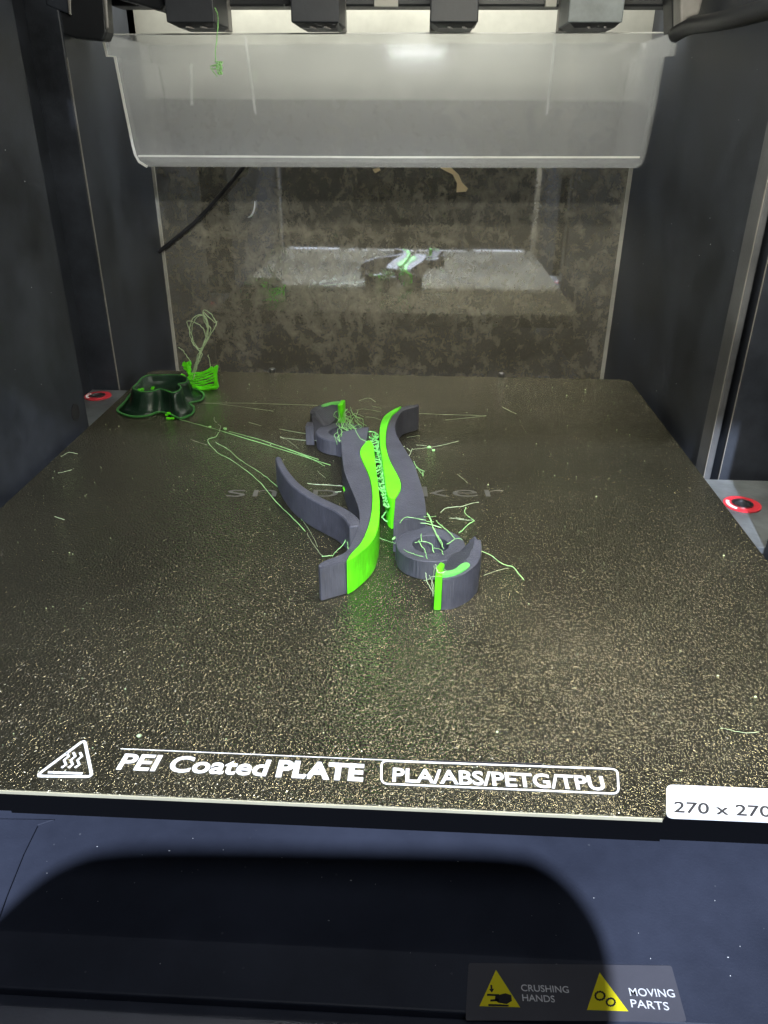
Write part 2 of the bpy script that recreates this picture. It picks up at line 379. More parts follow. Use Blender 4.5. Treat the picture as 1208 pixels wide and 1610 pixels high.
for px, py in ((424, 591), (790, 594)):
    q = at(px, py, 0); bm = bmesh.new(); disc(bm, q.x, 0.3175, 0.0018, -0.005, 0.0018, 16); link('locating_pin', bm, M['steel'], bed, bevel=0.0003)

sheet = empty('print_sheet', (0, 0.157, 0), 'textured gold print sheet with white lettering along its front edge', 'print sheet')
bm = bmesh.new()
W, D = 0.14, 0.3149
out = [(-W+0.004, 0.0016), (-0.0762, 0.0016), (-0.0748, 0.0), (0.0748, 0.0), (0.0762, 0.0016), (W-0.004, 0.0016), (W, 0.0056), (W, D-0.004), (W-0.004, D), (-W+0.004, D), (-W, D-0.004), (-W, 0.0056)]
prism(bm, out, -0.0011, 0.0)
link('coated_plate', bm, M['pei'], sheet, bevel=0.00015)
Z1 = 0.00012
link('sheet_edge', boxes((-0.0745, 0.0745, -0.0004, -0.00005, -0.0010, -0.0002)), M['goldedge'], sheet)

def text_part(s, p0, p1, h, material, parent, z, name='lettering', bold=0.0, shear=0.0, thick=0.00006, squash=None):
    """lettering whose baseline runs p0 -> p1 (plan points) and whose capitals are h tall"""
    cu = bpy.data.curves.new('t', 'FONT'); cu.body = s; cu.offset = bold; cu.shear = shear; cu.extrude = 0.5
    cu.resolution_u = 4
    to = bpy.data.objects.new('t', cu); COL.objects.link(to)
    dg = bpy.context.evaluated_depsgraph_get(); dg.update()
    me = bpy.data.meshes.new_from_object(to.evaluated_get(dg))
    bpy.data.objects.remove(to)
    xs = [v.co.x for v in me.vertices]; ys = [v.co.y for v in me.vertices]
    x0, x1 = min(xs), max(xs); capH = squash or 0.72
    d = Vector((p1[0]-p0[0], p1[1]-p0[1])); w = d.length; d.normalize(); nrm = Vector((-d.y, d.x))
    bm = bmesh.new(); bm.from_mesh(me)
    bmesh.ops.remove_doubles(bm, verts=bm.verts, dist=1e-5)
    for v in bm.verts:
        a = (v.co.x-x0)/(x1-x0)*w; b = v.co.y/capH*h
        v.co = Vector((p0[0]+d.x*a+nrm.x*b, p0[1]+d.y*a+nrm.y*b, z+(v.co.z+0.5)*thick))
    bpy.data.meshes.remove(me)
    return link(name, bm, material, parent)
def outline(bm, pts, w, z0, z1, closed=True):
    """band of width w that follows a plan outline"""
    P = [Vector((p[0], p[1])) for p in pts]; n = len(P); L_, R_ = [], []
    for i in range(n):
        a = P[(i-1) % n] if closed or i else P[i]; b = P[(i+1) % n] if closed or i < n-1 else P[i]
        t = (b-a).normalized(); q = Vector((-t.y, t.x))*w/2
        L_.append(P[i]+q); R_.append(P[i]-q)
    vs = [[bm.verts.new((p.x, p.y, z)) for p in X] for X, z in ((L_, z0), (R_, z0), (R_, z1), (L_, z1))]
    for i in range(n if closed else n-1):
        j = (i+1) % n
        for k in range(4):
            A, Bq = vs[k], vs[(k+1) % 4]
            bm.faces.new((A[i], A[j], Bq[j], Bq[i]))
def rounded(pts, r, k=5):
    out = []; n = len(pts)
    for i in range(n):
        a, b, c = Vector(pts[i-1][:2]), Vector(pts[i][:2]), Vector(pts[(i+1) % n][:2])
        u = (a-b).normalized(); v = (c-b).normalized()
        s, e = b+u*r, b+v*r
        for j in range(k+1):
            t = j/k; out.append(tuple((1-t)**2*s+2*t*(1-t)*b+t*t*e))
    return out
A2 = lambda x, y, z=0.0: tuple(at(x, y, z)[:2])
text_part('PEI Coated', (-0.0484, 0.00715), (-0.0130, 0.0070), 0.0049, M['white'], sheet, Z1, bold=0.024, shear=0.08)
text_part('PLATE', (-0.0112, 0.0070), (0.0089, 0.00675), 0.0049, M['white'], sheet, Z1, bold=0.042)
text_part('PLA/ABS/PETG/TPU', A2(617, 1229), A2(953, 1243), 0.0041, M['white'], sheet, Z1, bold=0.022)
bm = bmesh.new(); outline(bm, rounded([A2(600, 1197), A2(600, 1233), A2(973, 1249), A2(971, 1210)], 0.0016), 0.00045, Z1, Z1+0.00006); link('lettering_frame', bm, M['white'], sheet)
bm = bmesh.new(); outline(bm, rounded([A2(57, 1221), A2(145, 1222), A2(133, 1164)], 0.0013), 0.0007, Z1, Z1+0.00006)
tri = link('heat_warning_symbol', bm, M['white'], sheet)
bm = bmesh.new()
outline(bm, [A2(76, 1215), A2(130, 1217)], 0.0006, Z1, Z1+0.00006, closed=False)
for k in range(3):
    bx = 97+k*10.5
    outline(bm, [A2(bx, 1208), A2(bx+7, 1203), A2(bx+4, 1196), A2(bx+11, 1190), A2(bx+8, 1184)], 0.0006, Z1, Z1+0.00006, closed=False)
link('heat_wave', bm, M['white'], sheet)
bm = bmesh.new(); outline(bm, [A2(190, 1178), A2(600, 1195.5), A2(660, 1198)], 0.00022, Z1, Z1+0.00004, closed=False); link('film_edge', bm, M['label'], sheet)
bm = bmesh.new(); outline(bm, [A2(660, 1197), A2(852, 1202)], 0.0004, Z1+0.00007, Z1+0.0001, closed=False); link('scuff_line', bm, M['ink'], sheet)
lab = bmesh.new(); prism(lab, rounded([(0.0752, -0.0003), (0.132, -0.0003), (0.132, 0.0091), (0.0778, 0.0091)], 0.0016), 0.00008, 0.00035)
lab = link('size_label', lab, M['label'], sheet); lab['label'] = 'white label reading 270 x 270 at the right front corner'
text_part('270 x 270', A2(1059, 1279), A2(1217, 1287), 0.0031, M['ink'], lab, 0.00036, bold=0.012, shear=0.25)
lab2 = bmesh.new(); prism(lab2, rounded([(-0.132, -0.0003), (-0.0735, -0.0003), (-0.0778, 0.0091), (-0.132, 0.0091)], 0.0016), 0.00008, 0.00035)
link('size_label', lab2, M['label'], sheet)
text_part('snapmaker', A2(355, 781), A2(796, 781), 0.0098, M['etched'], sheet, 0.00006, thick=0.00003, bold=-0.008, squash=0.72)

# ------------------------------------------------------------------ printed plier halves
CX, CY = 0.0047, 0.1545
H = 0.0122
handle = [(-0.0024, 0.1990), (-0.0046, 0.1982), (-0.0135, 0.1925), (-0.0132, 0.1838), (-0.0122, 0.1730), (-0.0104, 0.1600), (-0.0086, 0.1493), (-0.0054, 0.1369), (-0.0027, 0.1270), (-0.0006, 0.1176), (0.0002, 0.1088), (-0.0005, 0.0990), (-0.0022, 0.0900), (-0.0050, 0.0862), (-0.0085, 0.0832), (-0.0101, 0.0806), (-0.0094, 0.0786)]
bnd = [(-0.0018, 0.0831), (-0.0007, 0.0879), (0.0019, 0.0951), (0.0034, 0.1061), (0.0038, 0.1179), (0.0031, 0.1323), (0.0011, 0.1462), (-0.0022, 0.1594), (-0.0040, 0.1674), (-0.0041, 0.1738), (-0.0024, 0.1815)]
green = [(-0.0012, 0.1822), (0.0006, 0.1784), (0.0023, 0.1637), (0.0041, 0.1464), (0.0058, 0.1308), (0.0067, 0.1181), (0.0068, 0.1049), (0.0053, 0.0953), (0.0013, 0.0866), (-0.0014, 0.0829)]
tail = [(-0.0373, 0.1645), (-0.0342, 0.1555), (-0.0298, 0.1455), (-0.0250, 0.1370), (-0.0180, 0.1285), (-0.0120, 0.1230), (-0.0066, 0.1180), (-0.0028, 0.1125), (-0.0005, 0.1070)]
RC = (2*CX-0.0246, 2*CY-0.1042)          # ring and jaw, turned half round from the nearer piece
def flip(pts): return [(2*CX-x, 2*CY-y, *rest) for x, y, *rest in pts]
jaw_o = [(0.0279, 0.0760), (0.0316, 0.0768), (0.0360, 0.0806), (0.0390, 0.0855), (0.0402, 0.0905), (0.0400, 0.0955), (0.0388, 0.0990)]
jaw_i = [(0.0377, 0.0988), (0.0346, 0.0988), (0.0316, 0.0974), (0.0296, 0.0925), (0.0286, 0.0865), (0.0280, 0.0815)]
def plier(label, loc, half, with_tail):
    t = empty('plier_half', (CX, CY, 0), label, 'printed tool', 'printed plier halves on the sheet')
    bnds = sm2(bnd, 4); hl = [handle[0], handle[1], handle[2]]+sm2(handle[2:], 4)[1:]
    bm = bmesh.new(); prism(bm, hl+bnds, 0.0001, H); link('handle', bm, M['grey_pla'], t, bevel=0.0006)
    gl = [(x+0.00012, y) for x, y in bnds]
    bm = bmesh.new(); prism(bm, gl+sm2(green, 4), 0.0001, H+0.0002); link('grip_inlay', bm, M['green_pla'], t, bevel=0.0004)
    # pivot ring (about its own centre)
    bm = bmesh.new(); ring(bm, RC[0], RC[1], 0.0059, 0.0116, 0.0001, 0.0072, 48); link('pivot_ring', bm, M['grey_pla'], t, bevel=0.0004)
    # web between handle end and ring
    bm = bmesh.new(); prism(bm, flip([(0.0128, 0.112), (0.0128, 0.1045), (0.0160, 0.1080), (0.0200, 0.1140), (0.0262, 0.1158), (0.0225, 0.1180)]), 0.0002, 0.0071); link('pivot_web', bm, M['grey_pla'], t)
    # jaw: tall outer rim, inner face falling towards the ring
    bm = bmesh.new()
    o = sm2(jaw_o, 4); i = sm2(jaw_i, 4)
    n = len(o)
    inn = []
    for k, (x, y) in enumerate(o):
        s = k/(n-1); idx = (1-s)*(len(i)-1); a = i[int(idx)]; b = i[min(int(idx)+1, len(i)-1)]; fr = idx-int(idx)
        inn.append((a[0]*(1-fr)+b[0]*fr, a[1]*(1-fr)+b[1]*fr))
    rim = [(a[0]*0.68+b[0]*0.32, a[1]*0.68+b[1]*0.32) for a, b in zip(o, inn)]
    hz = [0.0112+0.0022*(k/(n-1))**1.5 for k in range(n)]
    cols = []
    for k in range(n):
        prof = [(o[k], 0.0001), (o[k], hz[k]), (rim[k], hz[k]+0.0001), (inn[k], 0.0076+0.005*max(0, k/(n-1)-0.75)*4), (inn[k], 0.0001)]
        cols.append([bm.verts.new((*flip([p])[0], z)) for p, z in prof])
    for k in range(n-1):
        for j in range(5):
            l = (j+1) % 5
            bm.faces.new((cols[k][j], cols[k][l], cols[k+1][l], cols[k+1][j]))
    bm.faces.new(cols[0]); bm.faces.new(cols[-1][::-1])
    link('jaw', bm, M['grey_pla'], t, bevel=0.0004)
    bm = bmesh.new(); prism(bm, flip([(0.0256, 0.0757), (0.0278, 0.0758), (0.0279, 0.0800), (0.0286, 0.0830), (0.0274, 0.0842), (0.0262, 0.0815)]), 0.0001, 0.0124); link('jaw_liner', bm, M['green_pla'], t, bevel=0.0003)
    bm = bmesh.new(); prism(bm, flip(sm2([(0.0276, 0.0768), (0.0310, 0.0776), (0.0338, 0.0796), (0.0362, 0.0826), (0.0358, 0.0846), (0.0338, 0.0838), (0.0312, 0.0802), (0.0278, 0.0790)], 3, True)), 0.0111, 0.0121); link('liner_patch', bm, M['patch_green'], t)
    # small lug on the back of the jaw
    bm = bmesh.new(); prism(bm, flip([(0.0385, 0.0985), (0.0412, 0.0985), (0.0412, 0.1042), (0.0372, 0.1042)]), 0.0001, 0.0095); link('lug', bm, M['grey_pla'], t, bevel=0.0004)
    if with_tail:
        tp = sm2(tail, 5); L_, R_ = [], []
        for k in range(len(tp)):
            a = Vector(tp[max(k-1, 0)]); b = Vector(tp[min(k+1, len(tp)-1)]); d = (b-a).normalized()
            w = 0.0013+0.0012*(k/(len(tp)-1))
            if k == 0: w = 0.0005
            if k == 1: w = 0.0011
            q = Vector((-d.y, d.x))*w
            L_.append(tuple(Vector(tp[k])+q)); R_.append(tuple(Vector(tp[k])-q))
        bm = bmesh.new(); prism(bm, L_+R_[::-1], 0.0001, H-0.0005); link('spring_lever', bm, M['grey_pla'], t, bevel=0.0005)
    t.rotation_euler[2] = half*math.pi
    return t
plier('grey and green plier half with a long curved lever, its green grip facing right', None, 0, True)
plier('grey and green plier half without lever, its ring and jaw nearest the front', None, 1, False)

# ------------------------------------------------------------------ dark green purge blob with brim, rear left of the sheet
q = at(255, 640)
pb = empty('purge_blob', (q.x, q.y, 0), 'dark green lobed purge blob on a thin brim at the rear left of the sheet', 'purge blob')
brim = sm2([A2(*p) for p in ((184, 648), (205, 657), (232, 656), (250, 650), (266, 653), (284, 660), (303, 653), (306, 643), (299, 636), (318, 631), (321, 621), (305, 613), (280, 611), (250, 612), (222, 613), (205, 622), (196, 634))], 5, True)
bm = bmesh.new(); prism(bm, brim, 0.0001, 0.0006); link('brim', bm, M['skirt'], pb)
bc = Vector((sum(p[0] for p in brim)/len(brim), sum(p[1] for p in brim)/len(brim)))
def ringpts(s, z, dx=0, dy=0): return [(bc.x+dx+(p[0]-bc.x)*s, bc.y+dy+(p[1]-bc.y)*s, z) for p in brim]
bm = bmesh.new(); lv = []
for s, z in ((0.97, 0.0007), (0.80, 0.0014), (0.72, 0.0035), (0.69, 0.006), (0.665, 0.009), (0.64, 0.0106), (0.60, 0.0110), (0.55, 0.0105), (0.52, 0.0085)):
    lv.append([bm.verts.new((x+random.gauss(0, 0.00022), y+random.gauss(0, 0.00022), zz)) for x, y, zz in ringpts(s, z)])
n = len(brim)
for a, b in zip(lv, lv[1:]):
    for i in range(n): bm.faces.new((a[i], a[(i+1) % n], b[(i+1) % n], b[i]))
bm.faces.new(lv[-1]); bm.faces.new(lv[0][::-1])
link('blob_body', bm, M['dark_green'], pb, smooth=True)
bm = bmesh.new(); outline(bm, [p[:2] for p in ringpts(0.61, 0)], 0.0006, 0.0109, 0.0113); link('blob_rim', bm, M['mid_green'], pb)
bm = bmesh.new(); outline(bm, [p[:2] for p in ringpts(0.985, 0)], 0.0011, 0.0006, 0.0011); link('brim_rim', bm, M['mid_green'], pb)
bm = bmesh.new()
for px, py in ((224, 616), (221, 613), (228, 624), (232, 627), (235, 622), (226, 640), (229, 644), (233, 640), (262, 652), (268, 657), (240, 613), (262, 616), (300, 592)):
    p = aty(px, py, at(px, 655).y-0.0005) if py < 650 else at(px, py, 0.001)
    p = aty(px, py, bc.y-0.0085) if py < 650 else p
    for k in range(3):
        o = Vector((random.gauss(0, 0.0007), random.gauss(0, 0.0002), random.gauss(0, 0.0005)))
        box(bm, p.x+o.x-0.0007, p.x+o.x+0.0007, p.y+o.y-0.0004, p.y+o.y+0.0004, p.z+o.z-0.0004, p.z+o.z+0.0004)
tag(link('green_drip', bm, M['green_pla'], pb), kind='stuff')

# ------------------------------------------------------------------ bright green shredded wall behind it
q = at(320, 612)
sc = empty('green_scrap', (q.x, q.y, 0), 'bright green shredded scrap with fanned strands beside the dark blob', 'plastic scrap')
YS = at(320, 612).y
def S3(px, py, dy=0.0): return aty(px, py, YS+dy)
bm = bmesh.new()
prof = [(336, 577), (341, 574), (343, 576), (341, 588), (342, 600), (344, 609), (338, 611), (337, 602), (336, 590)]
prism_y(bm, [(S3(*p).x, S3(*p).z) for p in prof], YS-0.001, YS+0.0014)
link('scrap_wall', bm, M['green_pla'], sc, bevel=0.0003)
fan = [((337, 579), (318, 588), (292, 595)), ((337, 583), (320, 591), (294, 598)), ((337, 588), (320, 595), (298, 600)), ((338, 592), (322, 599), (300, 603)), ((339, 597), (320, 603), (302, 606)), ((341, 603), (322, 607), (300, 609)), ((342, 608), (322, 612), (302, 613)), ((342, 610), (325, 613), (308, 614)), ((334, 577), (312, 590), (298, 594)), ((330, 583), (315, 586), (296, 588)), ((343, 606), (326, 609), (310, 610))]
for i, f_ in enumerate(fan):
    bm = bmesh.new(); pts = smooth_path([S3(*p, dy=0.0006*(i % 3)-0.0012) for p in f_], 5)
    tube(bm, pts, [0.00028+0.00035*abs(math.sin(k_*0.8+i)) for k_ in range(len(pts))], 6); link('fan_strand', bm, M['green_pla'], sc)
bm = bmesh.new()
for px, py, r in ((294, 576, 7), (290, 573, 4), (298, 571, 4), (297, 582, 5), (287, 592, 5), (300, 590, 5), (307, 597, 4)):
    p = S3(px, py); rr = r*0.00036
    bmesh.ops.create_icosphere(bm, subdivisions=2, radius=rr, matrix=Matrix.Translation(p) @ Matrix.Diagonal((0.8, 0.3, 1.0, 1)))
for v in bm.verts: v.co += Vector((random.gauss(0, 1), random.gauss(0, 1), random.gauss(0, 1)))*0.00022
link('scrap_leaf', bm, M['green_pla'], sc)

def jit(pts, a, up=0.0):
    return [Vector(p)+Vector((random.gauss(0, a), random.gauss(0, a), abs(random.gauss(0, a))*up)) for p in pts]
# upright tangle of hair-thin filament
tg = bmesh.new()
loopA = [(300, 600), (306, 575), (318, 550), (326, 525), (324, 505), (317, 494), (306, 500), (300, 520), (304, 540), (316, 555), (308, 575), (303, 598)]
loopB = [(299, 602), (305, 580), (320, 548), (336, 518), (339, 508), (332, 492), (318, 488), (322, 505), (330, 520), (318, 552), (304, 585)]
loopC = [(303, 600), (310, 565), (322, 535), (316, 512), (296, 505), (300, 525), (312, 549), (324, 540), (327, 512), (320, 490), (335, 506), (342, 505)]
loopD = [(282, 545), (288, 552), (300, 570)]
loopE = [(326, 556), (332, 572), (333, 580)]
for i, lp in enumerate((loopA, loopB, loopC, loopA, loopD, loopE)):
    pts = jit(smooth_path([S3(px+random.uniform(-2, 2), py+random.uniform(-2, 2), 0.002*math.sin(k+i)) for k, (px, py) in enumerate(lp)], 6), 0.00016)
    tube(tg, pts, [0.00016+0.00014*random.random() for _ in pts], 5)
tag(link('filament_tangle', tg, M['strand_pale'], None), 'pale hair-thin filament loops standing up behind the dark green blob', 'filament')

# ------------------------------------------------------------------ loose strands on the sheet
GRP = 'loose filament strands on the sheet'
def strand(label, paths, r=0.00018, mat_='strand', z=0.0004, wob=0.00008, name='filament_strand', grp=GRP):
    bm = bmesh.new()
    for pth in paths:
        zz = z
        P3 = []
        for p in pth:
            P3.append(at(p[0], p[1], p[2] if len(p) > 2 else zz))
        pts = jit(smooth_path(P3, 7), wob)
        ph1, ph2 = random.uniform(0, 6), random.uniform(0, 6)
        for k_, v in enumerate(pts):
            v.x += 0.00022*math.sin(ph1+k_*0.55); v.y += 0.0003*math.sin(ph2+k_*0.43)
            v.z = max(v.z, 0.0003)
        ph = random.uniform(0, 6)
        tube(bm, pts, [0.44*r*(0.55+0.75*abs(math.sin(ph+k*0.37+math.sin(k*0.9)))) for k in range(len(pts))], 5)
    return tag(link(name, bm, M[mat_]), label, 'filament', grp)
strand('pair of long green strands running from the dark blob to the plier rear', [[(283, 659), (345, 677), (430, 702), (520, 732)], [(360, 678), (420, 695), (500, 722)], [(440, 702), (480, 716), (510, 733)]], 0.00028)
strand('long kinked strand bending sharply left then crossing to the curved lever', [[(344, 680), (340, 686), (327, 692), (340, 710), (362, 722), (410, 760), (445, 800), (481, 836)]], 0.00024)
strand('long strand lying just above the kinked one, left of the curved lever', [[(339, 695), (355, 704), (378, 723), (415, 747), (440, 770), (476, 818)]], 0.00020)
strand('faint straight hairs between the dark blob and the rear jaw', [[(318, 634), (400, 634), (500, 637)], [(320, 632), (350, 636), (430, 646)], [(390, 664), (412, 669)], [(440, 674), (490, 684)]], 0.00013, 'strand_pale')
strand('short pale dashes leading to the grey lug of the rear jaw', [[(444, 675), (470, 680), (497, 684, .002)], [(440, 688), (470, 691), (497, 693)], [(442, 686), (446, 690)]], 0.00024, 'strand_pale')
strand('thin strand bending away to the right of the front jaw', [[(757, 866, .005), (775, 876, .003), (795, 888), (810, 894), (823, 911)]], 0.00024)
strand('curled green strand with a sharp bend right of the pivot ring', [[(733, 797), (731, 804), (737, 812), (746, 819)], [(746, 819), (735, 826), (722, 838)]], 0.00034)
strand('pale broken dash left of the curled green strand', [[(707, 815), (722, 816), (742, 818)], [(716, 813), (730, 816)]], 0.00022, 'strand_pale')
strand('pale strand lying above the curled one, pointing right', [[(694, 806), (700, 799), (722, 797), (735, 793), (752, 790)]], 0.00024, 'strand_pale')
strand('long hair from the green grip foot across the gap to the ring', [[(598, 845, .006), (625, 857, .006), (640, 866, .0075), (655, 873, .0075), (665, 875, .0075)]], 0.00022)
strand('hair looping from the grey handle foot to a small green tip', [[(507, 874), (522, 874)], [(522, 874, .0005), (533, 864, .002), (543, 848, .004)], [(544, 840, .004), (548, 858, .004), (546, 866, .003)]], 0.00026)
strand('short row of white crumbs crossing under the curved lever', [[(482, 759), (500, 762), (538, 764)], [(526, 773), (537, 773)]], 0.00028, 'strand_pale')
strand('short branching green sprig right of the rear handle', [[(650, 725), (658, 736), (668, 741)], [(654, 733), (665, 746)], [(643, 738), (655, 735)], [(664, 742), (666, 748)]], 0.00034)
strand('cluster of curled white bits beside the rear handle', [[(632, 708), (636, 702)], [(634, 714), (644, 716), (648, 706)], [(640, 705), (646, 709)], [(632, 712), (638, 711)]], 0.00036, 'strand_pale')
strand('thin hair with a green bead out to the right of the rear handle', [[(650, 707), (676, 703), (700, 699), (722, 693)], [(655, 699), (670, 701)], [(674, 702), (680, 707)]], 0.0002, 'strand_pale')
strand('rough scribble of hairs on the dark sheet behind the two grips', [[(565, 630), (580, 626), (592, 632)], [(560, 645), (575, 643), (600, 648)], [(575, 655), (588, 657), (600, 660)], [(585, 638), (600, 642)], [(560, 650), (572, 655)], [(640, 655), (660, 650), (700, 652), (765, 653)]], 0.00018, 'strand_pale')
strand('small curly hair on the sheet right of the dark blob', [[(338, 656), (336, 660), (342, 664)], [(343, 667), (347, 672), (345, 678)]], 0.00022, 'strand_pale')
strand('tiny bent hair on the bare sheet near its left edge', [[(96, 718), (108, 711), (121, 714)], [(91, 743), (102, 742), (113, 738)]], 0.00018, 'strand_pale')
strand('short pale scrap on the left of the bare sheet', [[(85, 813), (92, 813), (101, 818)]], 0.0002, 'strand_pale')
strand('fine hair at the far right end of the sheet front', [[(1135, 1146), (1160, 1150), (1195, 1152)]], 0.0001, 'strand_pale')
tag(strand('very fine straight hairs spread over the bare sheet right of the pliers', [[(760, 905), (800, 893)], [(700, 660), (765, 654)], [(640, 688), (660, 684)], [(720, 745), (735, 760)], [(790, 640), (812, 650)]], 0.00012, 'strand_pale'), kind='stuff')
tag(strand('very fine hairs lying left of the pliers below the long strands', [[(300, 690), (325, 700)], [(482, 838), (507, 874)], [(477, 820), (500, 860)], [(500, 740), (512, 752)], [(448, 690), (470, 705)]], 0.00010, 'strand_pale'), kind='stuff')
# string mess over ring and jaws
strand('crossing strings draped over the nearer pivot ring', [
    [(672, 806, .012), (680, 825, .010), (690, 845, .009), (698, 862, .0095)], [(672, 809, .012), (683, 832, .010), (697, 863, .009)],
    [(686, 818, .008), (700, 832, .008), (716, 846, .008)], [(628, 822, .0125), (642, 813, .0125), (670, 818, .012)], [(634, 824, .009), (668, 822, .009), (694, 830, .008)],
    [(652, 854, .0075), (668, 851, .0075), (680, 858, .006), (682, 868, .004)], [(660, 850, .0075), (667, 866, .007), (673, 879, .0075)], [(662, 840, .0075), (664, 851, .0075)],
    [(684, 861, .008), (694, 866, .009), (698, 871, .009)], [(668, 812, .012), (684, 812, .008)], [(672, 819, .009), (682, 821, .008)], [(704, 855, .008), (712, 850, .008), (722, 846, .009), (728, 850, .009)], [(632, 834, .0075), (637, 828, .0075)], [(640, 832, .0075), (648, 827, .0075)]],
    0.0003, 'strand', name='string_mess', grp='string messes caught on the pliers')
strand('pale strings hanging from the front jaw liner to the sheet', [
    [(668, 900, .003), (674, 918, .001), (681, 937)], [(683, 890, .010), (680, 912, .004), (682, 935)], [(668, 912, .002), (676, 910, .004), (684, 905, .006)], [(675, 905, .003), (684, 930)],
    [(684, 888, .0125), (690, 900, .0125), (706, 898, .0115)], [(692, 902, .0125), (702, 898, .012), (714, 899, .012)], [(697, 894, .011), (706, 903, .012)]],
    0.00024, 'strand_pale', name='string_mess', grp='string messes caught on the pliers')
P_ = []
for k in range(44):
    x0, y0 = 530+random.uniform(0, 34), 640+random.uniform(0, 45)
    P_.append([(x0, y0, .012-.0001*k), (x0+random.uniform(-10, 14), y0+random.uniform(4, 14), .010), (x0+random.uniform(-4, 22), y0+random.uniform(12, 26), .006)])
P_ += [[(534, 652, .012), (545, 676, .012), (560, 700, .012)], [(557, 672, .0125), (568, 690, .0125), (577, 694, .0125)], [(533, 688, .007), (540, 682, .009), (546, 676, .010)]]
strand('bushy green strings hanging in the rear jaw', P_, 0.00024, 'strand', name='string_mess', grp='string messes caught on the pliers')
zz = []
for k in range(46):
    s = min(1, max(0, k/45+random.uniform(-.02, .02))); cx_ = 588+s*14+6*s*s; cy_ = 683+s*112; w_ = (9-4*s)*random.uniform(0.35, 1.1)
    P_ = [(cx_-w_+random.uniform(-1, 1), cy_+random.uniform(-2, 2), .0105), (cx_+random.uniform(-5, 5), cy_+random.uniform(-7, 7), random.uniform(.006, .0118)), (cx_+w_*0.8, cy_+random.uniform(-3, 3), .0105), (cx_+w_*0.4, cy_+5, .009)]
    zz.append(P_)
zz += [[(592, 700, .011), (602, 745, .010), (615, 775, .010), (621, 800, .008)], [(590, 760, .010), (604, 778, .010), (617, 800, .008)], [(601, 815, .003), (612, 797, .006)], [(601, 812, .003), (612, 822, .001), (619, 816, .004)], [(576, 680, .012), (586, 679, .012), (596, 683, .012)]]
strand('zigzag ladder of green strings bridging the two green grips', zz, 0.00048, 'ladder_green', name='string_mess', grp='string messes caught on the pliers')

def crumbs(label, spots, name='crumb_cluster', mat_='green_pla'):
    bm = bmesh.new()
    for px, py, r, z in spots:
        p = at(px, py, z)
        s = bmesh.ops.create_icosphere(bm, subdivisions=2, radius=r, matrix=Matrix.Translation((p.x, p.y, max(z, r*0.7))) @ Matrix.Rotation(random.uniform(0, 3), 4, 'Z') @ Matrix.Diagonal((1.3, 0.8, 0.8, 1)))
        for v in s['verts']: v.co += Vector((random.gauss(0, 1), random.gauss(0, 1), random.gauss(0, 1)))*r*0.12
    return tag(link(name, bm, M[mat_], smooth=True), label, 'plastic crumb')
crumbs('bright green crumbs floating beside the grey handle above its curved lever', [(545, 770, .0011, .004), (549, 765, .0009, .005), (543, 767, .0008, .004), (549, 755, .0007, .007), (553, 752, .0006, .008)])
crumbs('two pale crumbs stuck between the green grip and the pivot ring', [(619, 847, .0006, .006), (621, 844, .0006, .006), (625, 854, .0007, .005)], mat_='strand')
crumbs('small green bead and pink speck right of the rear handle', [(675, 703, .0008, .0006), (682, 708, .0006, .0005)], mat_='strand')
crumbs('pale green crumb on the sheet just right of the dark blob', [(354, 674, .0008, .0006), (330, 671, .0006, .0004)], mat_='strand')
# countless specks of dust
bm = bmesh.new()
for k in range(430):
    x, y = random.uniform(-.135, .135), random.uniform(.01, .31)
    s = random.uniform(.00005, .00013)*(1.0 if random.random() < .95 else 2)
    box(bm, x-s, x+s, y-s*0.7, y+s*0.7, .00002, .00002+s)
tag(link('dust_on_sheet', bm, M['strand_pale']), 'fine white dust scattered over the gold print sheet', 'dust', kind='stuff')
bm = bmesh.new()
for k in range(60):
    x, y = random.uniform(-.14, .14), random.uniform(-.014, .034)
    s = random.uniform(.00003, .00009); l = s*random.choice((1, 1, 1, 3))
    box(bm, x-l, x+l, y-s, y+s, FZ, FZ+s*1.5)
for k in range(26):
    y, z = random.uniform(.05, .22), random.uniform(-.0, .17); s = random.uniform(.00004, .00013)
    box(bm, -.143, -.1429+s, y-s, y+s, z-s, z+s*random.choice((1, 2)))
    y, z = random.uniform(.21, .38), random.uniform(-.0, .16)
    box(bm, .1446-s, .1447, y-s, y+s, z-s, z+s)
tag(link('dust_on_walls', bm, M['label']), 'pale dust specks on the dark sill and side walls', 'dust', kind='stuff')
crumbs('single white crumb lying in the sheet front between text and triangle', [(219, 1157, .0005, .0004)], mat_='strand_pale')

# ------------------------------------------------------------------ translucent bin hanging at the rear
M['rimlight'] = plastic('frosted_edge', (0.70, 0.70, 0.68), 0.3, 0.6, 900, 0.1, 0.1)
def edge_run(pts, w, y0, y1):
    bm = bmesh.new()
    P = [Vector(p) for p in pts]; A_, B_ = [], []
    for i in range(len(P)):
        t = (P[min(i+1, len(P)-1)]-P[max(i-1, 0)]).normalized(); q = Vector((-t.y, t.x))*w/2
        A_.append(P[i]+q); B_.append(P[i]-q)
    prism_y(bm, [tuple(p) for p in A_]+[tuple(p) for p in B_[::-1]], y0, y1)
    return bm
YF, YK = 0.322, 0.386
bn = empty('waste_bin', (0.0, YF, 0.110), 'frosted translucent bin hanging below the toolheads across the rear', 'bin')
def XZ(px, py, y=YF): p = aty(px, py, y); return (p.x, p.z)
L_ = [XZ(161, 54), XZ(169, 88), XZ(181, 89), XZ(196, 165), XZ(209, 228), XZ(213, 243), XZ(219, 254), XZ(232, 262)]
R_ = [XZ(1000, 264), XZ(1009, 258), XZ(1014, 245), XZ(1018, 228), XZ(1032, 160), XZ(1045, 88), XZ(1061, 87), XZ(1067, 51)]
prof = L_+R_
bm = bmesh.new(); prism_y(bm, prof, YF, YF+0.0016); link('bin_front', bm, M['frost'], bn, bevel=0.0003)
